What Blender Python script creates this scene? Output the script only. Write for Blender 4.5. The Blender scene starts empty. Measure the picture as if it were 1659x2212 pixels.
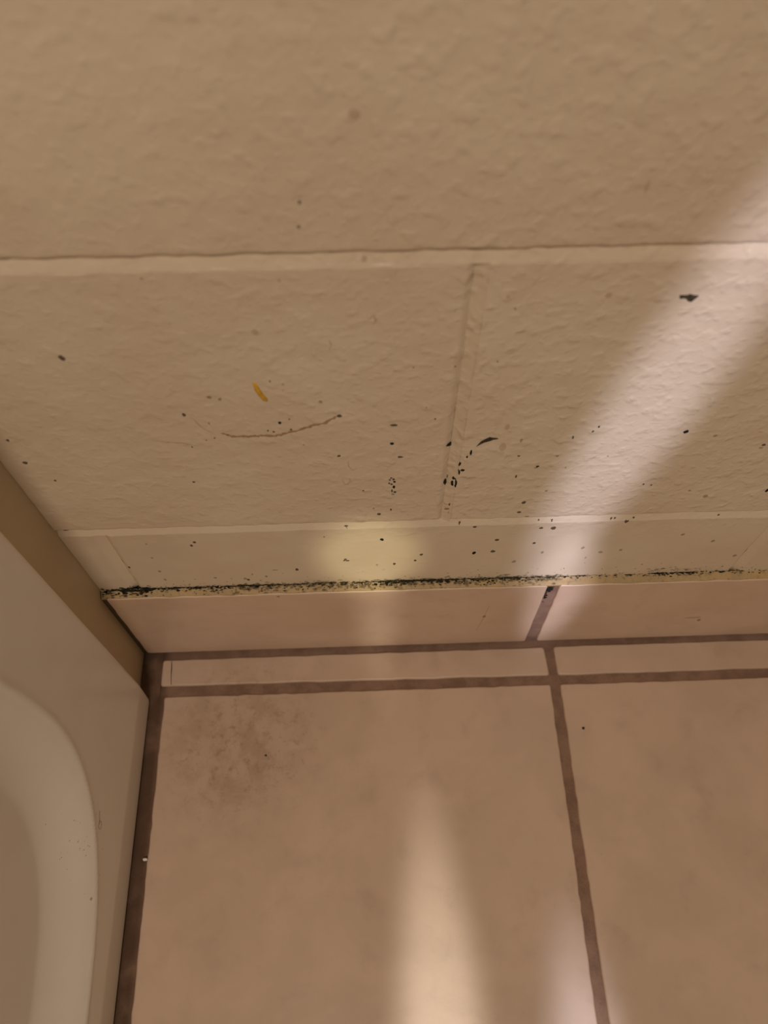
import bpy, bmesh, math, random
from mathutils import Vector, Matrix, noise

# ------------------------------------------------------------------ camera
scene = bpy.context.scene
COL = scene.collection
cam = bpy.data.cameras.new('camera')
cam.sensor_fit = 'HORIZONTAL'
cam.sensor_width = 36.0
cam.lens = 1713.77 / 1659.0 * 36.0
cam.clip_start = 0.01
cam.dof.use_dof = True
cam.dof.focus_distance = 0.47
cam.dof.aperture_fstop = 10.5
cam_ob = bpy.data.objects.new('camera', cam)
COL.objects.link(cam_ob)
cr = Vector((0.999416, -0.034095, 0.002306))
cu = Vector((0.028667, 0.873214, 0.486492))
cf = Vector((0.018601, 0.486142, -0.873682))
m = Matrix((cr, cu, -cf)).transposed().to_4x4()
m.translation = Vector((0.49694, -0.21885, 0.60349))
cam_ob.matrix_world = m
scene.camera = cam_ob

# ------------------------------------------------------------------ world, lights, exposure
world = bpy.data.worlds.new('room_ambient')
scene.world = world
world.use_nodes = True
wb = world.node_tree.nodes['Background']
wb.inputs['Color'].default_value = (1.0, 0.82, 0.67, 1)
wb.inputs['Strength'].default_value = 0.095


def area_lamp(name, loc, target, sx, sy, power, color, spread=180.0, roll=0.0):
    l = bpy.data.lights.new(name, 'AREA')
    l.shape = 'RECTANGLE'
    l.size, l.size_y = sx, sy
    l.energy = power
    l.color = color
    l.spread = math.radians(spread)
    o = bpy.data.objects.new(name, l)
    COL.objects.link(o)
    d = (Vector(target) - Vector(loc)).normalized()
    side = Vector((1, 0, 0))
    side = (side - d * side.dot(d)).normalized()
    up = (-d).cross(side)
    rot = Matrix((side, up, -d)).transposed().to_4x4()
    o.matrix_world = Matrix.Translation(loc) @ rot @ Matrix.Rotation(math.radians(roll), 4, 'Z')
    return o


def streak_spot(name, loc, target, half_w, half_h, power, color, blend=0.7, roll=0.0, size=0.012):
    """Narrow beam with a long elliptical patch, added to make a streak of light."""
    l = bpy.data.lights.new(name, 'SPOT')
    d = Vector(target) - Vector(loc)
    l.spot_size = 2 * math.atan(half_h / d.length)
    l.spot_blend = blend
    l.shadow_soft_size = size
    l.energy = power
    l.color = color
    o = bpy.data.objects.new(name, l)
    COL.objects.link(o)
    d.normalize()
    side = Vector((1, 0, 0))
    side = (side - d * side.dot(d)).normalized()
    up = (-d).cross(side)
    rot = Matrix((side, up, -d)).transposed().to_4x4()
    o.matrix_world = Matrix.Translation(loc) @ rot @ Matrix.Rotation(math.radians(roll), 4, 'Z') @ Matrix.Diagonal((half_w / half_h, 1, 1, 1))
    return o


WARM = (1.0, 0.81, 0.66)
area_lamp('vanity_lamp', (0.49, -1.10, 1.85), (0.50, 0, 0.25), 0.36, 0.16, 13.2, WARM)
# added unseen spots that lay the cool and warm streaks on wall and floor
streak_spot('cool_streak_spot', (0.78, -1.60, 1.70), (0.629, 0.0, 0.29), 0.028, 0.160, 124.0, (0.78, 0.77, 1.0), 0.75, -6.0)
streak_spot('cool_low_spot', (0.72, -1.60, 1.30), (0.626, 0.0, 0.088), 0.021, 0.085, 115.0, (0.80, 0.77, 1.0), 0.75, 2.0)
streak_spot('warm_streak_spot', (0.49, -1.50, 1.20), (0.496, 0.0, 0.152), 0.039, 0.048, 54.0, (1.0, 0.92, 0.60), 0.75)
streak_spot('warm_low_spot', (0.49, -1.50, 1.20), (0.501, 0.0, 0.050), 0.018, 0.085, 30.0, (1.0, 0.92, 0.76), 0.9, 1.5)
streak_spot('warm_floor_spot', (0.60, -0.62, 2.30), (0.536, -0.36, 0.0), 0.036, 0.27, 105.0, (1.0, 0.92, 0.80), 0.8, 1.0)
streak_spot('cool_floor_spot', (0.80, -0.75, 2.30), (0.627, -0.40, 0.0), 0.036, 0.22, 130.0, (0.86, 0.84, 1.0), 0.8)

vs = scene.view_settings
vs.view_transform = 'Standard'
vs.look = 'None'
vs.gamma = 1.0
vs.use_curve_mapping = False
vs.exposure = 0.0

# ------------------------------------------------------------------ materials


class NT:
    def __init__(self, name):
        self.m = bpy.data.materials.new(name)
        self.m.use_nodes = True
        self.t = self.m.node_tree
        self.b = self.t.nodes['Principled BSDF']
        self.out = self.t.nodes['Material Output']
        g = self.t.nodes.new('ShaderNodeNewGeometry')
        self.pos = g.outputs['Position']

    def n(self, kind, **kw):
        nd = self.t.nodes.new(kind)
        for k, v in kw.items():
            setattr(nd, k, v)
        return nd

    def link(self, a, b):
        self.t.links.new(a, b)

    def set(self, sock, v):
        if isinstance(v, bpy.types.NodeSocket):
            self.link(v, sock)
        else:
            sock.default_value = v

    def noise(self, scale, detail=3.0, rough=0.55, vec=None, dist=0.0):
        nd = self.n('ShaderNodeTexNoise')
        nd.inputs['Scale'].default_value = scale
        nd.inputs['Detail'].default_value = detail
        nd.inputs['Roughness'].default_value = rough
        nd.inputs['Distortion'].default_value = dist
        self.link(vec or self.pos, nd.inputs['Vector'])
        return nd.outputs['Fac']

    def mapped(self, sc, loc=(0, 0, 0)):
        mp = self.n('ShaderNodeMapping')
        mp.inputs['Scale'].default_value = sc
        mp.inputs['Location'].default_value = loc
        self.link(self.pos, mp.inputs['Vector'])
        return mp.outputs['Vector']

    def math(self, op, a, b=0.0, clamp=False):
        nd = self.n('ShaderNodeMath', operation=op, use_clamp=clamp)
        self.set(nd.inputs[0], a)
        self.set(nd.inputs[1], b)
        return nd.outputs[0]

    def rng(self, v, a, b, c=0.0, d=1.0):
        nd = self.n('ShaderNodeMapRange')
        nd.interpolation_type = 'SMOOTHSTEP'
        self.set(nd.inputs['Value'], v)
        for k, x in zip(('From Min', 'From Max', 'To Min', 'To Max'), (a, b, c, d)):
            nd.inputs[k].default_value = x
        return nd.outputs['Result']

    def mix(self, f, a, b):
        nd = self.n('ShaderNodeMix', data_type='RGBA')
        self.set(nd.inputs[0], f)
        for s, v in ((nd.inputs[6], a), (nd.inputs[7], b)):
            if isinstance(v, tuple):
                s.default_value = (*v, 1)
            else:
                self.link(v, s)
        return nd.outputs[2]

    def dist_to(self, p, sc=(1, 1, 1)):
        nd = self.n('ShaderNodeVectorMath', operation='SUBTRACT')
        self.link(self.pos, nd.inputs[0])
        nd.inputs[1].default_value = p
        n2 = self.n('ShaderNodeVectorMath', operation='MULTIPLY')
        self.link(nd.outputs[0], n2.inputs[0])
        n2.inputs[1].default_value = sc
        n3 = self.n('ShaderNodeVectorMath', operation='LENGTH')
        self.link(n2.outputs[0], n3.inputs[0])
        return n3.outputs['Value']

    def sep(self):
        nd = self.n('ShaderNodeSeparateXYZ')
        self.link(self.pos, nd.inputs[0])
        return nd.outputs

    def bump(self, h, dist, strength=1.0):
        nd = self.n('ShaderNodeBump')
        nd.inputs['Strength'].default_value = strength
        nd.inputs['Distance'].default_value = dist
        self.link(h, nd.inputs['Height'])
        self.link(nd.outputs[0], self.b.inputs['Normal'])

    def done(self, color, rough, spec=0.5):
        self.set(self.b.inputs['Base Color'], (*color, 1) if isinstance(color, tuple) else color)
        self.set(self.b.inputs['Roughness'], rough)
        self.b.inputs['Specular IOR Level'].default_value = spec
        return self.m


def mat_paint(name, base, alt, rough, relief):
    t = NT(name)
    big = t.noise(9.0, 3.0)
    mid = t.noise(38.0, 3.0)
    c = t.mix(t.rng(big, 0.35, 0.68), base, alt)
    c = t.mix(t.rng(mid, 0.50, 0.80, 0.0, 0.30), c, (base[0] * 0.90, base[1] * 0.83, base[2] * 0.76))
    if relief:
        z = t.sep()[2]
        # the lowest course was brushed, not rolled: far smoother
        k = t.rng(z, 0.165, 0.215, 0.20, 1.0)
        x = t.sep()[0]
        k = t.math('MULTIPLY', k, t.rng(x, 0.36, 0.56, 0.55, 1.0))
        a = t.noise(135.0, 1.5, 0.45)
        b = t.noise(62.0, 2.0, 0.5)
        e = t.noise(250.0, 1.5, 0.5)
        h = t.math('ADD', t.math('MULTIPLY', t.rng(a, 0.46, 0.78), 0.80), t.math('MULTIPLY', b, 0.9))
        h = t.math('ADD', h, t.math('MULTIPLY', t.rng(e, 0.50, 0.78), 0.38))
        h = t.math('MULTIPLY', h, k)
        t.bump(h, 0.00056)
    else:
        h = t.noise(160.0, 2.0)
        t.bump(h, 0.00012)
    return t.done(c, rough)


def mat_tile(name, base, alt, dark, rough):
    t = NT(name)
    big = t.noise(14.0, 4.0, 0.6, dist=0.5)
    mid = t.noise(40.0, 5.0, 0.62, dist=0.25)
    fine = t.noise(420.0, 2.0, 0.6)
    c = t.mix(t.rng(big, 0.36, 0.66), base, alt)
    c = t.mix(t.rng(mid, 0.50, 0.78, 0.0, 0.42), c, dark)
    c = t.mix(t.rng(fine, 0.60, 0.80, 0.0, 0.22), c, dark)
    # scuffs ground into the corner tile
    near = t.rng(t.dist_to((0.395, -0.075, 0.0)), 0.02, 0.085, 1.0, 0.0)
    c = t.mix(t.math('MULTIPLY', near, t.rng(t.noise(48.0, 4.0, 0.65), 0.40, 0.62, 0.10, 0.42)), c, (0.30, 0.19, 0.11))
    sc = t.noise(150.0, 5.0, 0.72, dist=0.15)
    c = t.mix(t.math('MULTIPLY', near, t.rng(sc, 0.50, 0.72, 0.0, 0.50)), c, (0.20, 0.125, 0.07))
    t.bump(t.math('ADD', mid, t.math('MULTIPLY', fine, 0.3)), 0.00010)
    return t.done(c, rough)


def mat_grout():
    t = NT('brown_grout')
    a = t.noise(60.0, 4.0, 0.6)
    b = t.noise(700.0, 2.0, 0.6)
    c = t.mix(t.rng(a, 0.35, 0.65), (0.285, 0.185, 0.128), (0.215, 0.132, 0.092))
    c = t.mix(t.rng(b, 0.52, 0.75, 0.0, 0.4), c, (0.14, 0.085, 0.055))
    x, y, z = t.sep()[0:3]
    # joint colour darker along the tub and in the corner
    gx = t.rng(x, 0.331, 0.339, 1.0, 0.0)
    darkening = t.math('MULTIPLY', gx, t.rng(t.noise(24.0, 3.0), 0.30, 0.52, 0.35, 1.0))
    c = t.mix(t.math('MULTIPLY', darkening, 0.75), c, (0.060, 0.034, 0.018))
    t.bump(t.math('ADD', a, t.math('MULTIPLY', b, 0.5)), 0.0005)
    return t.done(c, 0.85, 0.25)


def mat_plain(name, col, rough, spec=0.5, alpha=1.0, vary=None, bump=0.0):
    t = NT(name)
    c = col
    if vary:
        c = t.mix(t.rng(t.noise(vary[0], 3.0), 0.35, 0.65), col, vary[1])
    if bump:
        t.bump(t.noise(400.0, 2.0), bump)
    t.done(c, rough, spec)
    if alpha < 1.0:
        t.b.inputs['Alpha'].default_value = alpha
    return t.m


def mat_caulk():
    t = NT('yellowed_caulk')
    a = t.noise(60.0, 3.0)
    c = t.mix(t.rng(a, 0.35, 0.65), (0.51, 0.36, 0.165), (0.43, 0.31, 0.15))
    m1 = t.noise(330.0, 4.0, 0.7)
    c = t.mix(t.rng(m1, 0.53, 0.70, 0.0, 0.75), c, (0.20, 0.15, 0.07))
    t.bump(m1, 0.0003)
    return t.done(c, 0.55)


PAINT = mat_paint('cream_block_paint', (0.76, 0.66, 0.49), (0.72, 0.60, 0.44), 0.40, True)
PAINT_SMOOTH = mat_paint('cream_smooth_paint', (0.60, 0.48, 0.30), (0.56, 0.44, 0.27), 0.45, False)  # cream darkened: shade on the left wall strip is put into the colour
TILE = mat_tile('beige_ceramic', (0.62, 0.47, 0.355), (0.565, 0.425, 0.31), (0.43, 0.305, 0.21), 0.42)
TILE_BASE = mat_tile('beige_ceramic_baseboard', (0.72, 0.545, 0.405), (0.66, 0.49, 0.35), (0.53, 0.375, 0.26), 0.36)
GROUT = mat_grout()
CAULK = mat_caulk()
ENAMEL = mat_plain('white_enamel', (0.88, 0.83, 0.735), 0.28, 0.5, vary=(30.0, (0.865, 0.81, 0.71)))
MOLD = mat_plain('black_mold', (0.016, 0.017, 0.010), 0.8, 0.2)
MOLD_MID = mat_plain('olive_mold', (0.055, 0.036, 0.016), 0.8, 0.2, 0.62)
MOLD_FAINT = mat_plain('faint_mold_film', (0.10, 0.085, 0.04), 0.8, 0.2, 0.30)
RUST = mat_plain('rust_stain', (0.40, 0.22, 0.07), 0.6, 0.3, 0.50)
FAINT = mat_plain('faint_brown_stain', (0.42, 0.26, 0.12), 0.6, 0.3, 0.20)
CHIP = mat_plain('exposed_dark_block', (0.035, 0.028, 0.018), 0.9, 0.2, vary=(900.0, (0.09, 0.075, 0.04)))
YELLOWM = mat_plain('yellow_film', (0.78, 0.46, 0.03), 0.45, 0.5, vary=(260.0, (0.62, 0.32, 0.02)))
WHITE = mat_plain('white_crumb', (0.85, 0.80, 0.74), 0.7)
DARK = mat_plain('dark_crumb', (0.05, 0.032, 0.022), 0.8)
DARKSTRIP = mat_plain('dark_corner_strip', (0.10, 0.075, 0.04), 0.7, 0.3)

# ------------------------------------------------------------------ helpers
rnd = random.Random(7)


def link_bm(name, bm, mat, parent=None, smooth=True):
    me = bpy.data.meshes.new(name)
    bm.to_mesh(me)
    bm.free()
    me.materials.append(mat)
    if smooth:
        for p in me.polygons:
            p.use_smooth = True
    o = bpy.data.objects.new(name, me)
    COL.objects.link(o)
    if parent:
        o.parent = parent
    return o


def structure(o):
    o['kind'] = 'structure'
    return o


def thing(o, label, cat, group=None):
    o['label'] = label
    o['category'] = cat
    if group:
        o['group'] = group
    return o


def box(bm, x0, x1, y0, y1, z0, z1):
    v = [bm.verts.new((x, y, z)) for z in (z0, z1) for y in (y0, y1) for x in (x0, x1)]
    for f in ((0, 2, 3, 1), (4, 5, 7, 6), (0, 1, 5, 4), (2, 6, 7, 3), (0, 4, 6, 2), (1, 3, 7, 5)):
        bm.faces.new([v[i] for i in f])


def ragged(pts, step, amp, r, seed):
    """Rounded-corner outline of a polygon, walked every `step` with a small jitter."""
    out = []
    n = len(pts)
    rr = random.Random(seed)
    for i in range(n):
        p0, p1, p2 = Vector(pts[i - 1]), Vector(pts[i]), Vector(pts[(i + 1) % n])
        a = p1 + (p0 - p1).normalized() * r
        b = p1 + (p2 - p1).normalized() * r
        for k in range(4):
            t = k / 3
            out.append((1 - t) ** 2 * a + 2 * t * (1 - t) * p1 + t * t * b)
        p3 = Vector(pts[(i + 2) % n])
        e = p2 + (p1 - p2).normalized() * r
        d = e - b
        q = max(1, int(d.length / step))
        for k in range(1, q):
            nrm = Vector((d.y, -d.x)).normalized()
            w = noise.noise(Vector((b.x + d.x * k / q, b.y + d.y * k / q, seed * 3.1)) * 130)
            out.append(b + d * (k / q) + nrm * amp * (w * 1.2 + rr.uniform(-0.4, 0.4)))
    return out


def slab(name, pts, thick, mat, parent, to3d, seed, step=0.011, amp=0.0005, r=0.003, edge=0.0012):
    """A tile: ragged outline, slightly cushioned edge, real thickness. to3d(u, v, h)."""
    o = ragged(pts, step, amp, r, seed)
    c = sum((Vector(p) for p in o), Vector((0, 0))) / len(o)
    bm = bmesh.new()
    rings = []
    for inset, h in ((0.0, -thick), (0.0, -edge), (edge * 0.35, -edge * 0.3), (edge, 0.0)):
        ring = []
        for p in o:
            d = (c - p)
            s = Vector((math.copysign(min(abs(d.x), inset), d.x), math.copysign(min(abs(d.y), inset), d.y)))
            # keep straight edges straight: only move along the axis that faces the border
            ring.append(bm.verts.new(to3d(p.x + s.x, p.y + s.y, h)))
        rings.append(ring)
    for a, b in zip(rings, rings[1:]):
        for i in range(len(a)):
            j = (i + 1) % len(a)
            bm.faces.new((a[i], a[j], b[j], b[i]))
    bm.faces.new(rings[-1])
    bmesh.ops.recalc_face_normals(bm, faces=bm.faces[:])
    ob = link_bm(name, bm, mat, parent)
    ob.data.polygons[-1].use_smooth = False
    return ob


# ------------------------------------------------------------------ back wall of painted concrete blocks
X_CORNER = 0.3155
Z_J = 0.1941          # joint under the middle course
COURSE, BLOCK = 0.203, 0.406
X_V = 0.5412          # head joint in the middle course
DEEP = 0.0030


def relief(x, z):
    """How far the painted face stands proud (metres) at wall position x, z."""
    k = 0.25 + 0.75 * min(1.0, max(0.0, (z - 0.165) / 0.05))
    v = Vector((x, 0.0, z))
    h = 0.00034 * noise.noise(v * 42) + 0.00026 * k * noise.noise(v * 95 + Vector((7, 3, 1)))
    b = noise.noise(v * 150 + Vector((2, 9, 4)))
    h += 0.00034 * k * max(0.0, b - 0.12)
    # a dab of thick paint left on the upper course
    dx, dz = (x - 0.5733) * 0.96 - (z - 0.4252) * 0.28, (z - 0.4252) * 0.96 + (x - 0.5733) * 0.28
    h += 0.0012 * math.exp(-(dx / 0.0045) ** 2 - (dz / 0.0016) ** 2)
    # two drips of paint at the bed joint
    h += 0.0007 * math.exp(-((x - 0.5388) / 0.0042) ** 2 - ((z - 0.4030) / 0.0013) ** 2)
    h += 0.0008 * math.exp(-((x - 0.5572) / 0.0009) ** 2 - ((z - 0.4000) / 0.0012) ** 2)
    return h


DEEP_LIP, SHALLOW_LIP = (0.0029, 0.0034), (0.0011, 0.0015)   # depth and width of the rounded lips
HEAD_LIP = (0.0034, 0.0038)                                   # the same at the deep side of a head joint


def edge_drop(e, lip):
    d, w = lip
    q = min(1.0, max(0.0, e / w))
    return d * (1 - q) ** 1.15


def axis(a, b, fine):
    L = b - a
    near = [0.0, 0.0006, 0.0012, 0.0018, 0.0024, 0.003, 0.0038, 0.005]
    near = [n for n in near if n < L * 0.5]
    mid = L - 2 * near[-1]
    n = max(1, int(math.ceil(mid / fine)))
    return [a + v for v in near] + [a + near[-1] + mid * i / n for i in range(1, n)] + [b - v for v in reversed(near)]


def face_y(x, z, b):
    x0, x1, z0, z1, lips = b
    jag = 0.0007 * noise.noise(Vector((x, 1.7, z)) * 95) + 0.0004 * noise.noise(Vector((x, 5.7, z)) * 260)
    drop = 0.0
    for e, lip in zip((x - x0, x1 - x, z - z0, z1 - z), lips):
        if lip:
            drop = max(drop, edge_drop(e + (jag if e > 0.0003 else 0.0), lip))
    return -relief(x, z) + drop


BLOCKS = []


def concrete_block(x0, x1, z0, z1, lips, parent):
    seen = x1 > 0.30 and x0 < 0.86 and z0 < 0.52
    xs, zs = axis(x0, x1, 0.0028 if seen else 0.06), axis(z0, z1, 0.0028 if seen else 0.06)
    blk = (x0, x1, z0, z1, lips)
    BLOCKS.append(blk)
    bm = bmesh.new()
    g = [[bm.verts.new((x, face_y(x, z, blk), z)) for x in xs] for z in zs]
    for j in range(len(zs) - 1):
        for i in range(len(xs) - 1):
            bm.faces.new((g[j][i], g[j][i + 1], g[j + 1][i + 1], g[j + 1][i]))
    ring = [g[0][i] for i in range(len(xs))] + [g[j][-1] for j in range(1, len(zs))] + \
           [g[-1][i] for i in range(len(xs) - 2, -1, -1)] + [g[j][0] for j in range(len(zs) - 2, 0, -1)]
    back = [bm.verts.new((v.co.x, 0.008, v.co.z)) for v in ring]
    for i in range(len(ring)):
        j = (i + 1) % len(ring)
        bm.faces.new((ring[j], ring[i], back[i], back[j]))
    return link_bm('concrete_block', bm, PAINT, parent)


def joint_y(q, deep=0.0021):
    """Sloped mortar: q = 0 at the deep side, 1 at the nearly flush side."""
    return deep + (0.0004 - deep) * q


JW = 0.0040            # width of the mortar face


def wall_y(x, z):
    for b in BLOCKS:
        if b[0] <= x <= b[1] and b[2] <= z <= b[3]:
            return min(face_y(x, z, b), 0.0012)
    return 0.0009


def mortar_joint(p0, p1, across, parent, deep=0.0021):
    """Sloped mortar strip from p0 to p1 (x, z); `across` points from the deep to the flush side."""
    p0, p1, ac = Vector(p0), Vector(p1), Vector(across)
    L = (p1 - p0).length
    seen = min(p0.x, p1.x) < 0.9 and min(p0.y, p1.y) < 0.5
    n = max(2, int(L / (0.003 if seen else 0.1)))
    bm = bmesh.new()
    prev = None
    for i in range(n + 1):
        c = p0 + (p1 - p0) * (i / n)
        cur = []
        for q in (-0.15, 0.2, 0.5, 0.8, 1.15):
            p = c + ac * (JW * (q - 0.5))
            y = joint_y(q, deep) + 0.00022 * noise.noise(Vector((p.x, 4.4, p.y)) * 140)
            cur.append(bm.verts.new((p.x, y, p.y)))
        if prev:
            for k in range(4):
                bm.faces.new((prev[k], cur[k], cur[k + 1], prev[k + 1]))
        prev = cur
    bmesh.ops.recalc_face_normals(bm, faces=bm.faces[:])
    if bm.faces[0].normal.y > 0:
        bmesh.ops.reverse_faces(bm, faces=bm.faces[:])
    return link_bm('mortar_joint', bm, PAINT, parent)


bm = bmesh.new()
box(bm, -0.60, 2.00, 0.0052, 0.12, -0.03, 2.45)
wall_back = structure(link_bm('wall_back', bm, PAINT, smooth=False))
for row in range(-1, 11):
    jb, jt = Z_J + COURSE * row, Z_J + COURSE * (row + 1)
    z0, z1 = jb + JW * 0.42, jt - JW * 0.42
    xv = X_V if row % 2 == 0 else X_V + BLOCK / 2
    first = True
    if row < 0:
        z0 = 0.0
    if row >= 0:
        mortar_joint((X_CORNER, jb), (1.98, jb), (0, -1), wall_back)
    prev_lip = None
    for k in range(-2, 5):
        a, b = xv + BLOCK * k + JW * 0.42, xv + BLOCK * (k + 1) - JW * 0.42
        left_lip, right_lip = SHALLOW_LIP, HEAD_LIP
        if a < X_CORNER:
            a, left_lip = X_CORNER, None
        if row == -1 and b < 0.36:
            right_lip = SHALLOW_LIP          # the joint by the corner is struck the other way
        if prev_lip is SHALLOW_LIP:
            left_lip = HEAD_LIP
        b = min(b, 1.98)
        if b - a > 0.012:
            concrete_block(a, b, z0, z1, (left_lip, right_lip, DEEP_LIP if row >= 0 else None, SHALLOW_LIP), wall_back)
            if b < 1.97:
                xj = b + JW * 0.42
                mortar_joint((xj, z0), (xj, z1 - 0.0004), (1, 0) if right_lip is HEAD_LIP else (-1, 0), wall_back, 0.0023)
            prev_lip = right_lip


# --- wear on that wall: chips, mold, stains (thin deposits lying on the relief)
def blob_verts(cx, cz, rx, rz, n, seed, jag):
    rr = random.Random(seed)
    a0 = rr.uniform(0, 6.28)
    return [(cx + rx * math.cos(a0 + 6.2832 * i / n) * rr.uniform(1 - jag, 1 + jag),
             cz + rz * math.sin(a0 + 6.2832 * i / n) * rr.uniform(1 - jag, 1 + jag)) for i in range(n)]


def add_patch(bm, poly, lift=0.00018, off=0.00012):
    """Thin lens-shaped deposit: outline on the paint, centre raised a little."""
    cx = sum(p[0] for p in poly) / len(poly)
    cz = sum(p[1] for p in poly) / len(poly)
    ring = [bm.verts.new((x, wall_y(x, z) - off, z)) for x, z in poly]
    c = bm.verts.new((cx, wall_y(cx, cz) - off - lift, cz))
    for i in range(len(ring)):
        bm.faces.new((ring[i], ring[(i + 1) % len(ring)], c))


def ribbon(bm, pts, w, seed):
    rr = random.Random(seed)
    fine = []
    for a, b in zip(pts, pts[1:]):
        for k in range(4):
            t = k / 4
            fine.append((a[0] + (b[0] - a[0]) * t, a[1] + (b[1] - a[1]) * t))
    fine.append(pts[-1])
    prev = None
    for i, (x, z) in enumerate(fine):
        a, b = fine[max(0, i - 1)], fine[min(len(fine) - 1, i + 1)]
        dx, dz = b[0] - a[0], b[1] - a[1]
        L = math.hypot(dx, dz) or 1
        ends = min(i, len(fine) - 1 - i)
        hw = w * (0.25 + 0.75 * min(1, ends / 3)) * rr.uniform(0.45, 1.3) * 0.5
        jx, jz = rr.uniform(-1, 1) * w * 0.25, rr.uniform(-1, 1) * w * 0.25
        u = (x + jx - dz / L * hw, z + jz + dx / L * hw)
        v = (x + jx + dz / L * hw, z + jz - dx / L * hw)
        cur = [bm.verts.new((q[0], wall_y(*q) - 0.0002, q[1])) for q in (u, v)]
        if prev:
            bm.faces.new((prev[0], prev[1], cur[1], cur[0]))
        prev = cur


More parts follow.
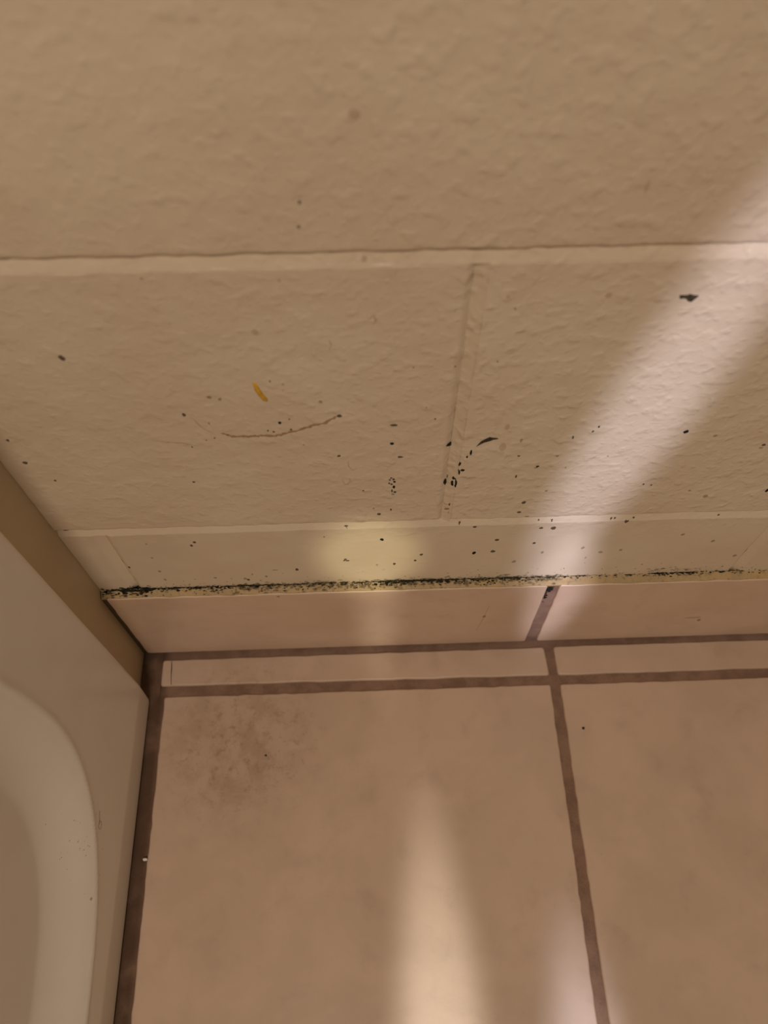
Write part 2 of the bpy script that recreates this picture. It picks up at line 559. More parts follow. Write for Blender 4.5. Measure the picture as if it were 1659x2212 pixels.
DOTS = [(0.47675, 0.42327, 0.00045, 0.00074, 1), (0.47551, 0.41313, 0.00047, 0.00059, 1), (0.3722, 0.34884, 0.00112, 0.00143, 1), (0.41325, 0.30721, 0.00084, 0.00106, 1), (0.43171, 0.31824, 0.00082, 0.001, 2), (0.42726, 0.31977, 0.00102, 0.001, 2), (0.45631, 0.29927, 0.00065, 0.0011, 0), (0.44994, 0.29299, 0.00044, 0.00075, 1), (0.45254, 0.2921, 0.00055, 0.00076, 1), (0.46096, 0.29362, 0.00055, 0.00075, 1), (0.46101, 0.30182, 0.00032, 0.00055, 1), (0.45545, 0.33006, 0.0003, 0.00047, 1), (0.46084, 0.32792, 0.0004, 0.00048, 2), (0.46038, 0.3237, 0.0003, 0.00049, 2), (0.47638, 0.31428, 0.00083, 0.00103, 2), (0.42344, 0.29984, 0.00043, 0.00073, 2), (0.42384, 0.28803, 0.00044, 0.00058, 1), (0.41958, 0.28627, 0.00044, 0.00058, 2), (0.41148, 0.28067, 0.00034, 0.0006, 1), (0.46581, 0.28006, 0.00045, 0.0006, 2), (0.48252, 0.26947, 0.00069, 0.00084, 1), (0.49412, 0.2345, 0.00049, 0.00073, 1), (0.40568, 0.2484, 0.00072, 0.00069, 1), (0.48434, 0.30333, 0.00107, 0.00108, 1), (0.50977, 0.29478, 0.00154, 0.00094, 1), (0.50902, 0.27919, 0.00091, 0.00101, 0), (0.51349, 0.26647, 0.00118, 0.00086, 1), (0.5083, 0.24477, 0.00049, 0.00093, 1), (0.50901, 0.2466, 0.00049, 0.00093, 1), (0.51025, 0.24513, 0.00062, 0.00094, 1), (0.51078, 0.24275, 0.00061, 0.00094, 0), (0.50932, 0.24044, 0.00062, 0.00096, 1), (0.50808, 0.24147, 0.00049, 0.00095, 1), (0.5106, 0.23749, 0.00062, 0.00121, 0), (0.50965, 0.23364, 0.0005, 0.00122, 1), (0.51117, 0.23207, 0.00063, 0.00099, 1), (0.5102, 0.22964, 0.00076, 0.001, 2), (0.49944, 0.21481, 0.00052, 0.00079, 2), (0.50928, 0.21264, 0.00052, 0.00106, 1), (0.50254, 0.20818, 0.00106, 0.00135, 1), (0.48322, 0.19269, 0.00108, 0.00115, 1), (0.49285, 0.19878, 0.00215, 0.00056, 2), (0.50413, 0.17649, 0.00112, 0.00152, 0), (0.48097, 0.15018, 0.00087, 0.00101, 1), (0.48206, 0.14808, 0.00117, 0.00101, 1), (0.48001, 0.14822, 0.00058, 0.00101, 1), (0.52891, 0.15428, 0.00088, 0.00132, 1), (0.5253, 0.14544, 0.00074, 0.00137, 1), (0.51206, 0.1412, 0.00089, 0.00138, 1), (0.501, 0.14093, 0.00059, 0.00104, 2), (0.55911, 0.18898, 0.0011, 0.00118, 1), (0.54981, 0.19332, 0.00055, 0.00172, 1), (0.56231, 0.15349, 0.00118, 0.00166, 0), (0.57403, 0.15521, 0.00147, 0.00132, 1), (0.57471, 0.17115, 0.00115, 0.00125, 1), (0.5896, 0.13929, 0.00121, 0.00175, 2), (0.59834, 0.16536, 0.00087, 0.00127, 1), (0.60575, 0.15177, 0.00089, 0.00134, 2), (0.58381, 0.21658, 0.00106, 0.00131, 1), (0.58286, 0.20561, 0.00108, 0.00083, 1), (0.58838, 0.20032, 0.00109, 0.00084, 2), (0.59642, 0.19363, 0.00042, 0.00115, 1), (0.60436, 0.19326, 0.00056, 0.00115, 1), (0.59927, 0.18474, 0.00112, 0.00119, 1), (0.60685, 0.18451, 0.0014, 0.00178, 1), (0.57539, 0.24518, 0.0005, 0.0014, 1), (0.5739, 0.26474, 0.00072, 0.00065, 1), (0.57284, 0.27871, 0.00058, 0.00163, 2), (0.5374, 0.27524, 0.00116, 0.00124, 0), (0.53806, 0.27656, 0.00047, 0.00123, 0), (0.54901, 0.26904, 0.00058, 0.00212, 0), (0.54741, 0.26521, 0.00035, 0.00129, 0), (0.54307, 0.26065, 0.00048, 0.00132, 0), (0.54374, 0.25841, 0.00084, 0.00177, 0), (0.54442, 0.25882, 0.00048, 0.00133, 0), (0.54614, 0.25292, 0.00097, 0.00091, 0), (0.54464, 0.25072, 0.00048, 0.00183, 0), (0.54399, 0.25258, 0.00049, 0.00091, 1), (0.53801, 0.23985, 0.00075, 0.00286, 0), (0.53887, 0.24548, 0.00037, 0.0014, 1), (0.54251, 0.24388, 0.00086, 0.00141, 0), (0.54344, 0.24146, 0.0005, 0.00191, 0), (0.54193, 0.23868, 0.00075, 0.00192, 0), (0.54308, 0.23669, 0.00126, 0.00145, 0), (0.54385, 0.23953, 0.0005, 0.0024, 0), (0.54097, 0.21024, 0.00133, 0.00081, 1), (0.54242, 0.21549, 0.00066, 0.00132, 1), (0.5428, 0.20688, 0.00067, 0.0011, 2), (0.54262, 0.2058, 0.00053, 0.00083, 2), (0.65367, 0.28234, 0.00105, 0.0014, 0), (0.66959, 0.2784, 0.00094, 0.00082, 2), (0.69818, 0.2684, 0.00097, 0.00086, 1), (0.69782, 0.26589, 0.00097, 0.00065, 2), (0.55262, 0.3777, 0.00071, 0.00098, 3), (0.55631, 0.37092, 0.00027, 0.00051, 1), (0.60904, 0.28909, 0.00045, 0.00078, 0), (0.6071, 0.2849, 0.00057, 0.0008, 1), (0.59823, 0.28028, 0.00046, 0.00122, 1), (0.58513, 0.25451, 0.00073, 0.0009, 0), (0.58438, 0.2532, 0.00098, 0.00068, 2), (0.64692, 0.23299, 0.00051, 0.00074, 1), (0.65155, 0.23196, 0.00052, 0.00074, 1), (0.68633, 0.21826, 0.00134, 0.00131, 2), (0.64923, 0.19042, 0.00113, 0.00175, 1), (0.63948, 0.19331, 0.00055, 0.00115, 1), (0.64155, 0.19335, 0.00056, 0.00116, 1), (0.65272, 0.19308, 0.0007, 0.00116, 1), (0.70323, 0.19346, 0.00071, 0.00087, 1), (0.68916, 0.17128, 0.00117, 0.00125, 2), (0.63062, 0.15669, 0.00089, 0.00165, 2), (0.63562, 0.14234, 0.00061, 0.00138, 2), (0.73419, 0.13839, 0.00126, 0.00141, 2), (0.65592, 0.15193, 0.0009, 0.00134, 2), (0.64356, 0.14924, 0.00121, 0.00135, 2), (0.71948, 0.22255, 0.0008, 0.00156, 0), (0.32659, 0.29086, 0.00075, 0.00076, 1), (0.32727, 0.27135, 0.00112, 0.00104, 1), (0.3354, 0.25329, 0.0007, 0.00089, 1), (0.32227, 0.19878, 0.00156, 0.00084, 0), (0.3236, 0.19221, 0.00078, 0.00086, 2), (0.34414, 0.14777, 0.00086, 0.00135, 1), (0.30979, 0.1165, 0.00074, 0.0015, 1), (0.39197, 0.18011, 0.00082, 0.0012, 1), (0.38935, 0.17573, 0.00096, 0.00122, 1), (0.36312, 0.17929, 0.00054, 0.0009, 2), (0.36179, 0.16033, 0.0007, 0.00097, 2), (0.39497, 0.12764, 0.0012, 0.00109, 2), (0.36169, 0.14061, 0.00087, 0.00138, 2), (0.36215, 0.12762, 0.00089, 0.00144, 2), (0.4492, 0.13742, 0.00104, 0.0014, 1), (0.43503, 0.13751, 0.00178, 0.0007, 2), (0.41589, 0.12368, 0.0009, 0.00146, 1), (0.41411, 0.12529, 0.00091, 0.00145, 2), (0.42824, 0.12866, 0.00075, 0.00144, 2), (0.41966, 0.13218, 0.00059, 0.00142, 2), (0.4661, 0.38879, 0.00051, 0.00046, 2), (0.41616, 0.39127, 0.00051, 0.00045, 2), (0.67528, 0.22449, 0.00079, 0.00077, 2), (0.71155, 0.16108, 0.0012, 0.0013, 2), (0.52918, 0.29875, 0.00033, 0.00056, 1), (0.51761, 0.33696, 0.0003, 0.00046, 1), (0.53549, 0.33688, 0.00034, 0.00052, 1), (0.55347, 0.33953, 0.0003, 0.00061, 1), (0.52459, 0.308, 0.00032, 0.00053, 2), (0.59374, 0.26375, 0.00072, 0.00087, 2), (0.60033, 0.25238, 0.00049, 0.00068, 2), (0.61998, 0.26244, 0.00048, 0.00066, 2), (0.4695, 0.18156, 0.00055, 0.0009, 2), (0.59437, 0.22896, 0.00077, 0.001, 2)]
CHIPS = [[(0.61979, 0.37477), (0.6197, 0.37632), (0.62105, 0.37609), (0.62248, 0.37604), (0.62342, 0.37659), (0.6247, 0.37616), (0.62597, 0.37573), (0.62705, 0.37589), (0.62711, 0.37492), (0.62659, 0.37396), (0.6257, 0.37242), (0.62497, 0.37205), (0.62376, 0.37268), (0.62292, 0.37389), (0.62135, 0.37433), (0.62062, 0.37396)], [(0.55097, 0.27425), (0.5528, 0.2786), (0.555, 0.28104), (0.55686, 0.28276), (0.5586, 0.28196), (0.56113, 0.28148), (0.56125, 0.28053), (0.55903, 0.28013), (0.55734, 0.27875), (0.55496, 0.27776), (0.55304, 0.27638)]]
SCRATCHES = [[(0.42696, 0.29234), (0.42949, 0.29102), (0.43255, 0.28869), (0.43746, 0.28907), (0.44296, 0.28868), (0.4458, 0.28916), (0.44995, 0.28909), (0.45338, 0.28868), (0.45704, 0.29045), (0.46061, 0.29149), (0.4635, 0.2928), (0.4692, 0.29515), (0.47205, 0.29655), (0.47621, 0.29754), (0.4812, 0.30137), (0.48433, 0.30328)], [(0.39426, 0.28781), (0.40077, 0.28602), (0.40802, 0.28418), (0.41519, 0.28157)], [(0.46855, 0.26452), (0.47175, 0.26299), (0.47757, 0.2616)], [(0.48694, 0.26494), (0.48709, 0.25876), (0.48923, 0.25585), (0.49152, 0.25756)], [(0.48328, 0.2483), (0.48382, 0.24313), (0.4857, 0.24184), (0.48751, 0.24515), (0.48708, 0.2481)], [(0.48287, 0.35626), (0.48338, 0.35273), (0.48228, 0.34919)], [(0.49864, 0.36684), (0.50048, 0.36834), (0.50175, 0.36673), (0.50358, 0.36771)], [(0.50105, 0.37038), (0.50174, 0.36621), (0.50062, 0.3636)], [(0.41598, 0.30543), (0.41956, 0.29661), (0.42523, 0.29037)]]
SMUDGES = [((0.56444, 0.27364), [0.00187, 0.00331]), ((0.56444, 0.29037), [0.00135, 0.00231]), ((0.49584, 0.45462), [0.00179, 0.00178]), ((0.48596, 0.4013), [0.00115, 0.00085]), ((0.59196, 0.42677), [0.00062, 0.00254]), ((0.45338, 0.36125), [0.00147, 0.00161]), ((0.59163, 0.37716), [0.00127, 0.00173]), ((0.49777, 0.39727), [0.00117, 0.00174])]
YELLOW = [(0.44782, 0.3288), (0.44856, 0.32958), (0.44924, 0.32905), (0.45004, 0.32567), (0.45138, 0.32128), (0.45292, 0.3172), (0.45244, 0.31594), (0.45108, 0.31653), (0.44919, 0.32032), (0.44808, 0.32432)]

specks, films = bmesh.new(), bmesh.new()
for i, (x, z, rx, rz, s) in enumerate(DOTS):
    poly = blob_verts(x, z, rx * 1.15, rz * 1.15, 8, i, 0.28)
    if s == 0 and max(rx, rz) > 0.0007:
        b = bmesh.new()
        add_patch(b, poly)
        link_bm('mold_spot', b, MOLD, wall_back)
    elif s == 3:
        b = bmesh.new()
        add_patch(b, poly)
        link_bm('reddish_stain', b, FAINT, wall_back)
    elif s <= 1:
        add_patch(specks, poly)
    else:
        add_patch(films, poly)
o = link_bm('mold_specks', specks, MOLD_MID, wall_back); o['kind'] = 'stuff'
o = link_bm('faint_specks', films, MOLD_FAINT, wall_back); o['kind'] = 'stuff'

for i, c in enumerate(CHIPS):
    b = bmesh.new()
    add_patch(b, c, 0.00002)
    bmesh.ops.recalc_face_normals(b, faces=b.faces[:])
    link_bm('paint_chip', b, CHIP, wall_back)
for i, s in enumerate(SCRATCHES):
    b = bmesh.new()
    ribbon(b, s, 0.0017 if i == 0 else 0.0009, 40 + i)
    link_bm('scratch_stain', b, RUST if i == 0 else FAINT, wall_back)
for i, ((x, z), (rx, rz)) in enumerate(SMUDGES):
    b = bmesh.new()
    add_patch(b, blob_verts(x, z, rx, rz, 10, 90 + i, 0.15), 0.00004)
    link_bm('paint_smudge', b, FAINT, wall_back)

# ------------------------------------------------------------------ smooth furred wall end on the left (behind the tub)
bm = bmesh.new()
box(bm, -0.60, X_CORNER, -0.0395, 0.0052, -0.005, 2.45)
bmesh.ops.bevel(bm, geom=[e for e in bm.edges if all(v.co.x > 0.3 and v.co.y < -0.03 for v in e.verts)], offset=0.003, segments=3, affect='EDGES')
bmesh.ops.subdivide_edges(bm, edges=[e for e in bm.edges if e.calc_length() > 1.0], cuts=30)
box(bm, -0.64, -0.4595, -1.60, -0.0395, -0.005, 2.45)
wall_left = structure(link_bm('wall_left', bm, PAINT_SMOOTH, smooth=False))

# ------------------------------------------------------------------ floor: grout bed with tiles
bm = bmesh.new()
nx, ny = 60, 50
gx = [0.20 + 1.80 * (i / nx) ** 1.6 for i in range(nx + 1)]
gy = [0.01 - 1.61 * (j / ny) ** 1.6 for j in range(ny + 1)]
top = [[bm.verts.new((x, y, -0.0016 + 0.0005 * noise.noise(Vector((x, y, 0)) * 60))) for x in gx] for y in gy]
for j in range(ny):
    for i in range(nx):
        bm.faces.new((top[j][i], top[j + 1][i], top[j + 1][i + 1], top[j][i + 1]))
box(bm, 0.20, 2.0, -1.60, 0.01, -0.06, -0.012)
box(bm, -0.60, 0.20, -1.60, 0.01, -0.06, -0.0015)
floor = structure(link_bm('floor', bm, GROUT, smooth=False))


def flat(u, v, h):
    return (u, v, h + 0.0)


TX0, TW, TJ = 0.3348, 0.2992, 0.0075
seed = 1
# the thin cut row against the wall
for k in range(5):
    a = TX0 + (TW + TJ) * k
    b = min(a + TW, 1.98)
    if k == 0:
        pts = [(0.3312, -0.0318), (b + 0.0003, -0.0331), (b - 0.0012, -0.0098), (0.3310, -0.0108)]
    else:
        pts = [(a - 0.0006, -0.0331), (b, -0.0331), (b, -0.0096), (a - 0.0012, -0.0096)]
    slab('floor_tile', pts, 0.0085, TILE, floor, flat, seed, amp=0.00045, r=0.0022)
    seed += 1
for j in range(5):
    y1 = -0.0404 - (TW + TJ) * j
    y0 = max(y1 - TW, -1.595)
    for k in range(6):
        a = TX0 + (TW + TJ) * k
        b = min(a + TW, 1.985)
        if b - a < 0.05:
            continue
        near = j == 0 and k < 2
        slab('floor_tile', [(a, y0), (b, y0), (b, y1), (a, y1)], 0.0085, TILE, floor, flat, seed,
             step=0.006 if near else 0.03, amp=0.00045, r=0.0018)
        seed += 1
# score line cut across the end of the thin tile
bm = bmesh.new()
pts = [(0.3381, -0.0118), (0.3386, -0.0175), (0.3388, -0.0240), (0.3396, -0.0312)]
prev = None
for i, (x, y) in enumerate(pts):
    w = (0.0002, 0.0004, 0.00025, 0.0002)[i]
    cur = [bm.verts.new((x - w, y, 0.00012)), bm.verts.new((x + w, y, 0.00012))]
    if prev:
        bm.faces.new((prev[0], prev[1], cur[1], cur[0]))
    prev = cur
link_bm('score_mark', bm, DARK, floor)
# lumpy mortar left in the corner
bm = bmesh.new()
q = 14
g = [[None] * (q + 1) for _ in range(q + 1)]
for j in range(q + 1):
    for i in range(q + 1):
        x, y = 0.3160 + 0.0155 * i / q, -0.002 - 0.040 * j / q
        g[j][i] = bm.verts.new((x, y, -0.0004 + 0.0010 * noise.noise(Vector((x, y, 2)) * 180) + 0.0006 * noise.noise(Vector((x, y, 2)) * 420)))
for j in range(q):
    for i in range(q):
        bm.faces.new((g[j][i], g[j + 1][i], g[j + 1][i + 1], g[j][i + 1]))
link_bm('mortar_lump', bm, GROUT, floor)

# ------------------------------------------------------------------ tiled baseboard
TT = 0.0060
bm = bmesh.new()
box(bm, X_CORNER + 0.0004, 1.98, -0.0042, 0.003, -0.0015, 0.1105)
baseboard = structure(link_bm('baseboard_back', bm, GROUT, smooth=False))


def upright(u, v, h):
    return (u, -TT - h * 1.0, v)


def upright_tile(pts, seed, step):
    return slab('baseboard_tile', pts, TT - 0.0005, TILE_BASE, baseboard, lambda u, v, h: (u, -TT - h, v), seed, step=step, amp=0.00035, r=0.0016, edge=0.0010)


upright_tile([(0.3192, 0.0030), (0.6178, 0.0030), (0.6164, 0.1110), (0.3192, 0.1110)], 61, 0.008)
upright_tile([(0.6268, 0.0030), (0.9240, 0.0030), (0.9240, 0.1110), (0.6246, 0.1110)], 62, 0.008)
for k in range(4):
    a = 0.9315 + 0.3067 * k
    b = min(a + 0.2992, 1.98)
    if b - a > 0.05:
        upright_tile([(a, 0.0030), (b, 0.0030), (b, 0.1110), (a, 0.1110)], 63 + k, 0.03)

# yellowed caulk bead on top of it
ZW = 0.1136
bm = bmesh.new()
prof = [(0.0012, ZW + 0.0006), (-0.0004, ZW + 0.0002), (-0.0016, ZW - 0.0010), (-0.0034, ZW - 0.0017), (-0.0050, ZW - 0.0022), (-0.0056, ZW - 0.0036), (-0.002, ZW - 0.0045)]
prev = None
n = 420
for i in range(n + 1):
    x = X_CORNER + 0.0006 + (1.98 - X_CORNER) * (i / n) ** 1.4
    ring = []
    for k, (y, z) in enumerate(prof):
        w = noise.noise(Vector((x * 110, k * 0.7, 3.3)))
        ring.append(bm.verts.new((x, y + 0.00025 * w, z + 0.0003 * noise.noise(Vector((x * 70, k * 0.9, 8.1))))))
    if prev:
        for k in range(len(prof) - 1):
            bm.faces.new((prev[k], ring[k], ring[k + 1], prev[k + 1]))
    prev = ring
bmesh.ops.recalc_face_normals(bm, faces=bm.faces[:])
caulk = link_bm('caulk_bead', bm, CAULK, baseboard)
caulk['label'] = 'yellowed caulk bead with black mold'

# dark strip in the joint where the tiled baseboard meets the left wall
bm = bmesh.new()
box(bm, X_CORNER - 0.0002, X_CORNER + 0.0034, -0.0047, 0.002, -0.001, 0.1102)
link_bm('corner_strip', bm, DARKSTRIP, baseboard, smooth=False)

# black mold along the caulk: many small colonies, dense to the left
core, mid_, film = bmesh.new(), bmesh.new(), bmesh.new()
rr = random.Random(21)


def seam(x, v):
    """v > 0 up the wall, v < 0 out over the bead."""
    if v >= 0:
        return (x, min(wall_y(x, ZW + v), 0.0004) - 0.00022, ZW + v)
    t = min(1.0, -v / 0.006)
    return (x, -0.0004 - 0.0050 * t, ZW + 0.00055 - 0.0022 * t)


def colony(bm_, x, v, rx, rv, jag=0.35):
    nn = 7
    a0 = rr.uniform(0, 6.28)
    ring = [bm_.verts.new(seam(x + rx * math.cos(a0 + 6.2832 * i / nn) * rr.uniform(1 - jag, 1 + jag),
                               v + rv * math.sin(a0 + 6.2832 * i / nn) * rr.uniform(1 - jag, 1 + jag))) for i in range(nn)]
    bm_.faces.new(ring)


# x range, colonies per mm, spread up, spread down, size, share of black
SEAM = [(0.317, 0.336, 5.0, 0.0012, 0.0040, 0.0011, 0.45),
        (0.330, 0.350, 9.0, 0.0022, 0.0026, 0.0014, 0.75),
        (0.350, 0.385, 3.6, 0.0009, 0.0012, 0.0011, 0.85),
        (0.350, 0.385, 2.5, 0.0025, 0.0045, 0.0006, 0.15),
        (0.385, 0.430, 5.0, 0.0014, 0.0026, 0.0009, 0.50),
        (0.430, 0.500, 4.2, 0.0015, 0.0028, 0.0008, 0.40),
        (0.500, 0.550, 5.0, 0.0012, 0.0022, 0.0011, 0.70),
        (0.550, 0.602, 4.4, 0.0016, 0.0024, 0.0009, 0.45),
        (0.602, 0.622, 3.0, 0.0012, 0.0015, 0.0008, 0.40),
        (0.622, 0.642, 3.2, 0.0008, 0.0010, 0.0008, 0.55),
        (0.642, 0.684, 2.0, 0.0009, 0.0012, 0.0007, 0.30),
        (0.684, 0.716, 4.5, 0.0007, 0.0010, 0.0010, 0.85),
        (0.716, 0.750, 2.0, 0.0009, 0.0010, 0.0010, 0.55),
        (0.750, 0.860, 1.0, 0.0010, 0.0012, 0.0009, 0.20),
        (0.860, 1.500, 0.4, 0.0010, 0.0012, 0.0009, 0.20)]
for x0, x1, dens, su, sd, sz, dark in SEAM:
    for k in range(int((x1 - x0) * 1000 * dens)):
        x = rr.uniform(x0, x1)
        clump = 0.5 + 0.5 * noise.noise(Vector((x * 160, 0.3, 0.9)))
        if rr.random() > 0.35 + clump:
            continue
        g_ = rr.gauss(0, 1)
        v = 0.0003 + (g_ * su if g_ > 0 else g_ * sd)
        s = sz * rr.uniform(0.4, 1.15) * (0.55 + 0.45 * math.exp(-abs(g_)))
        u = rr.random()
        tgt = core if u < dark * math.exp(-abs(g_) * 0.5) else (mid_ if u < 0.86 else film)
        colony(tgt, x, v, s * rr.uniform(0.9, 1.7), s * 0.75)
# solid black core of the line, thick in the corner
CORE = [(0.3180, 0.6), (0.3225, 0.8), (0.3290, 1.0), (0.3335, 2.6), (0.3440, 3.4), (0.3505, 2.2), (0.3540, 1.0), (0.3900, 0.9), (0.4050, 1.2), (0.4200, 1.5),
        (0.4320, 0.9), (0.5000, 0.8), (0.5060, 1.7), (0.5500, 1.6), (0.5560, 0.9), (0.6000, 0.8), (0.6150, 0.6), (0.6230, 0.8), (0.6420, 0.7),
        (0.6450, 0.25), (0.6840, 0.25), (0.6860, 1.3), (0.7150, 1.2), (0.7165, 0.5), (0.7450, 0.4), (0.7500, 0.1), (0.9000, 0.1)]


def thick(x):
    for (a, ta), (b, tb) in zip(CORE, CORE[1:]):
        if a <= x <= b:
            return (ta + (tb - ta) * (x - a) / (b - a)) * 0.001
    return 0.0


x = 0.3182
prev = None
while x < 0.80:
    w = noise.noise(Vector((x * 210, 0.4, 2.2)))
    w2 = noise.noise(Vector((x * 650, 3.4, 2.2)))
    th = thick(x) * max(0.0, 0.75 + 0.9 * w + 0.6 * w2) if x > 0.357 else thick(x) * (0.9 + 0.35 * w2)
    if th > 0.00022:
        mid_v = 0.0006 if x > 0.352 else 0.0002 - max(0.0, 0.336 - x) * 0.06
        cur = [core.verts.new(seam(x, mid_v + th * 0.6)), core.verts.new(seam(x, mid_v)), core.verts.new(seam(x, mid_v - th * 0.6))]
        if prev:
            core.faces.new((prev[0], prev[1], cur[1], cur[0]))
            core.faces.new((prev[1], prev[2], cur[2], cur[1]))
        prev = cur
    else:
        prev = None
    x += 0.0006
# soft film over the whole seam and a spray up the wall
for k in range(420):
    x = rr.uniform(0.40, 0.625)
    colony(film, x, rr.gauss(0, 0.0022), 0.0016 * rr.uniform(0.5, 1.4), 0.0009)
for k in range(230):
    x = rr.uniform(0.36, 0.655) if k % 3 else rr.uniform(0.655, 0.76)
    v = abs(rr.expovariate(1 / 0.0045))
    if v < 0.02:
        colony(mid_ if rr.random() < 0.45 else film, x, v + 0.001, 0.00045 * rr.uniform(0.5, 1.6), 0.00045 * rr.uniform(0.5, 1.3))
# brownish smears above the dashes on the right
for k in range(26):
    colony(film, rr.gauss(0.695, 0.011), 0.004 + abs(rr.gauss(0, 0.003)), 0.0012, 0.0007)
# mold running down into the open joint
for k in range(60):
    t = abs(rr.gauss(0, 0.012))
    z = 0.1112 - t
    x = 0.6193 + 0.0022 * (t / 0.1) + rr.uniform(-0.0022, 0.0022 - min(t * 0.12, 0.003))
    ring = []
    s = 0.0010 * rr.uniform(0.5, 1.3)
    for i in range(7):
        a = 6.2832 * i / 7
        ring.append(core.verts.new((x + s * math.cos(a) * rr.uniform(0.6, 1.3), -0.00445 - k * 1e-6, z + s * math.sin(a) * rr.uniform(0.6, 1.3))))
    core.faces.new(ring)
for nm, b_, mt in (('black_mold_line', core, MOLD), ('olive_mold_line', mid_, MOLD_MID), ('mold_film', film, MOLD_FAINT)):
    o = link_bm(nm, b_, mt, baseboard, smooth=False)
    o['kind'] = 'stuff'

# small brown marks on the baseboard tiles
def tile_patch(poly, mat, name):
    b = bmesh.new()
    b.faces.new([b.verts.new((x, -TT - 0.00012, z)) for x, z in poly])
    return link_bm(name, b, mat, baseboard)


tile_patch(blob_verts(0.5787, 0.0596, 0.0012, 0.0022, 8, 301, 0.25), RUST, 'brown_mark')
tile_patch([(0.5800, 0.0820), (0.5803, 0.0820), (0.5791, 0.0600), (0.5760, 0.0310), (0.5755, 0.0312), (0.5783, 0.0600)], FAINT, 'brown_mark')
tile_patch(blob_verts(0.7443, 0.0388, 0.0016, 0.0022, 8, 302, 0.25), RUST, 'brown_mark')
tile_patch(blob_verts(0.7370, 0.0440, 0.0060, 0.0020, 9, 303, 0.35), FAINT, 'brown_mark')
tile_patch(blob_verts(0.4340, 0.1080, 0.0014, 0.0010, 8, 304, 0.3), RUST, 'brown_mark')

# ------------------------------------------------------------------ bathtub
tub = bpy.data.objects.new('bathtub', None)
COL.objects.link(tub)
tub.location = (-0.05, -0.80, 0.0)
thing(tub, 'white enamel bathtub with a rounded recessed panel in its apron, in the left corner', 'bathtub')
Y0, Y1 = -0.0400, -1.555
XF = 0.3268
HT = 0.385
yc, hy = (-0.1045 - 1.490) / 2, (1.490 - 0.1045) / 2
zc, hz = (0.066 + 0.366) / 2, (0.366 - 0.066) / 2
RC = 0.1499


def inside(y, z):
    u = max(0.0, abs(y - yc) - (hy - RC))
    v = max(0.0, abs(z - zc) - (hz - RC))
    if u == 0 and v == 0:
        return min(hy - abs(y - yc), hz - abs(z - zc))
    p = 2.5
    return RC - (u ** p + v ** p) ** (1 / p)


REC_W, REC_D = 0.033, 0.020


def apron_x(y, z):
    d = inside(y, z)
    x = XF
    if z < 0.037:
        x -= 0.0024 * (1 - z / 0.037) ** 1.0
    x += 0.0009 * math.exp(-((d + 0.0008) / 0.0013) ** 2)        # fine raised bead round the panel
    if d > 0:
        t = min(1.0, d / REC_W)
        x -= REC_D * (0.55 * t + 0.45 * t * t * (3 - 2 * t)) if t < 1 else REC_D
    e = Y0 - y
    if e < 0.005:
        x -= 0.005 - math.sqrt(max(0.0, 0.005 ** 2 - (0.005 - e) ** 2))
    if z < 0.003:
        x -= 0.0012 * (1 - z / 0.003) ** 2
    return x


ys = [Y0 - v for v in (0, 0.0003, 0.0008, 0.0015, 0.0025, 0.0037, 0.005)]
y = Y0 - 0.008
while y > -0.34:
    ys.append(y)
    y -= 0.0021
while y > -1.30:
    ys.append(y)
    y -= 0.02
while y > Y1:
    ys.append(y)
    y -= 0.008
ys.append(Y1)
zs = [0.0004, 0.001, 0.002, 0.003, 0.005]
z = 0.0075
while z < 0.366:
    zs.append(z)
    z += 0.0024
zs += [0.369, 0.372]
bm = bmesh.new()
g = [[bm.verts.new((apron_x(yy, zz), yy, zz)) for yy in ys] for zz in zs]
for j in range(len(zs) - 1):
    for i in range(len(ys) - 1):
        bm.faces.new((g[j][i], g[j + 1][i], g[j + 1][i + 1], g[j][i + 1]))
for col_ in (0, len(ys) - 1):      # returns at both ends
    back = [bm.verts.new((0.29, row[col_].co.y, row[col_].co.z)) for row in g]
    for j in range(len(zs) - 1):
        bm.faces.new((g[j][col_], back[j], back[j + 1], g[j + 1][col_]))
bmesh.ops.recalc_face_normals(bm, faces=bm.faces[:])
ap = link_bm('apron', bm, ENAMEL, tub)
ap.matrix_parent_inverse = Matrix.Translation(-tub.location)

bm = bmesh.new()
CX, CY = (XF - 0.4585) / 2, (Y0 + Y1) / 2
HX, HY = (XF + 0.4585) / 2, (Y0 - Y1) / 2
N = 96


def ring(hx, hy_, z, p):
    out = []
    for i in range(N):
        a = 6.2832 * i / N
        c, s = math.cos(a), math.sin(a)
        out.append(bm.verts.new((CX + math.copysign(abs(c) ** (2 / p), c) * hx, CY + math.copysign(abs(s) ** (2 / p), s) * hy_, z)))
    return out


loops = [ring(HX - 0.004, HY - 0.002, 0.366, 40), ring(HX, HY, 0.371, 40), ring(HX, HY, 0.380, 40), ring(HX - 0.002, HY - 0.002, 0.3845, 40),
         ring(HX - 0.008, HY - 0.008, 0.387, 36), ring(HX - 0.050, HY - 0.055, 0.386, 8), ring(HX - 0.062, HY - 0.068, 0.380, 5),
         ring(HX - 0.070, HY - 0.080, 0.360, 4.5), ring(HX - 0.095, HY - 0.12, 0.20, 4), ring(HX - 0.125, HY - 0.17, 0.09, 3.6),
         ring(HX - 0.17, HY - 0.23, 0.062, 3.2), ring(0.06, 0.2, 0.056, 2.4)]
for a, b in zip(loops, loops[1:]):
    for i in range(N):
        bm.faces.new((a[i], a[(i + 1) % N], b[(i + 1) % N], b[i]))
bm.faces.new(loops[-1])
bmesh.ops.recalc_face_normals(bm, faces=bm.faces[:])
sh = link_bm('tub_basin', bm, ENAMEL, tub)
sh.matrix_parent_inverse = Matrix.Translation(-tub.location)

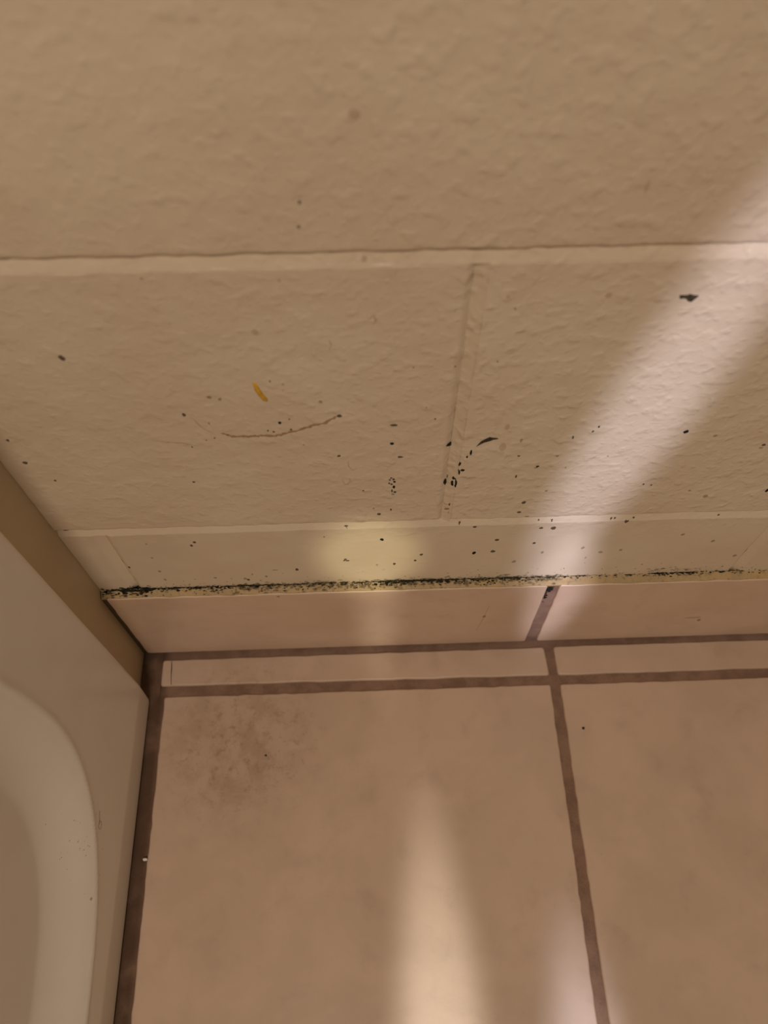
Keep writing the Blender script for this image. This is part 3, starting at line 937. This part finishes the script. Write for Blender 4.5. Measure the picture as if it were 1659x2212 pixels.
# specks of dirt stuck on the panel
bm = bmesh.new()
rr2 = random.Random(5)
for k in range(34):
    y, z = rr2.gauss(-0.158, 0.014), rr2.gauss(0.101, 0.011)
    if k == 0:
        y, z = -0.1845, 0.0795
    s = rr2.uniform(0.0002, 0.00045) if k else 0.0010
    rg = []
    for i in range(6):
        a = 6.2832 * i / 6
        yy, zz = y + s * math.cos(a), z + s * math.sin(a)
        rg.append(bm.verts.new((apron_x(yy, zz) + 0.0001, yy, zz)))
    bm.faces.new(rg)
bmesh.ops.recalc_face_normals(bm, faces=bm.faces[:])
o = link_bm('dirt_specks', bm, MOLD_FAINT, tub)
o['kind'] = 'stuff'
o.matrix_parent_inverse = Matrix.Translation(-tub.location)

# ------------------------------------------------------------------ small loose things
# curled hair on the apron
bm = bmesh.new()
path = []
for i in range(46):
    t = i / 45
    if t < 0.35:
        u = t / 0.35
        path.append((-0.1365 - 0.006 * u, 0.0900 - 0.0035 * u + 0.001 * math.sin(u * 3)))
    else:
        a = (t - 0.35) / 0.65 * 7.2
        r = 0.0032 - 0.00022 * a
        path.append((-0.1440 + r * math.cos(a + 0.6), 0.0855 + r * math.sin(a + 0.6)))
prev = None
for i, (y, z) in enumerate(path):
    a, b = path[max(0, i - 1)], path[min(len(path) - 1, i + 1)]
    d = Vector((0, b[0] - a[0], b[1] - a[1])).normalized()
    sde = Vector((0, -d.z, d.y))
    up = Vector((1, 0, 0))
    c = Vector((apron_x(y, z) + 0.00016, y, z))
    cur = [bm.verts.new(c + (sde * math.cos(q) + up * math.sin(q)) * 0.00007) for q in (0, 2.094, 4.189)]
    if prev:
        for k in range(3):
            bm.faces.new((prev[k], prev[(k + 1) % 3], cur[(k + 1) % 3], cur[k]))
    prev = cur
thing(link_bm('hair', bm, DARK), 'fine curled dark hair stuck to the white tub apron beside the panel rim', 'hair')

# yellow sliver on the wall
cx = sum(p[0] for p in YELLOW) / len(YELLOW)
cz = sum(p[1] for p in YELLOW) / len(YELLOW)
bm = bmesh.new()
lv = []
for s, h in ((1.0, -0.0006), (1.0, 0.0003), (0.75, 0.0007), (0.3, 0.0009)):
    lv.append([bm.verts.new((cx + (x - cx) * (s if s == 1 else s * 0.98), wall_y(x, z) - 0.0001 - h, cz + (z - cz) * (s if s == 1 else 0.5 + 0.5 * s))) for x, z in YELLOW])
for a, b in zip(lv, lv[1:]):
    for i in range(len(a)):
        j = (i + 1) % len(a)
        bm.faces.new((a[i], a[j], b[j], b[i]))
bm.faces.new(lv[-1])
bmesh.ops.recalc_face_normals(bm, faces=bm.faces[:])
thing(link_bm('yellow_sliver', bm, YELLOWM), 'thin yellow sliver stuck to the cream block wall above the rusty scratch', 'sliver')


def crumb(name, loc, r, mat, label, sc=(1, 1, 0.7), seed_=1):
    b = bmesh.new()
    bmesh.ops.create_icosphere(b, subdivisions=2, radius=r)
    for v in b.verts:
        k = 1 + 0.28 * noise.noise(v.co / r * 1.3 + Vector((seed_, 0, 0)))
        v.co = Vector((v.co.x * sc[0], v.co.y * sc[1], v.co.z * sc[2])) * k
    o = link_bm(name, b, mat)
    o.location = loc
    return thing(o, label, 'crumb')


crumb('white_crumb', (0.3335, -0.1557, 0.0008), 0.0012, WHITE, 'tiny white crumb at the tile edge in the brown grout beside the tub', (1.5, 0.9, 0.8), 3)
crumb('dark_crumb', (0.6541, -0.0751, 0.0004), 0.0010, DARK, 'tiny dark crumb on the second floor tile from the tub', (1, 1.1, 0.6), 5)
crumb('dark_crumb', (0.4149, -0.0872, 0.0003), 0.0008, DARK, 'tiny dark crumb on the floor tile beside the tub', (1.1, 0.9, 0.6), 8)
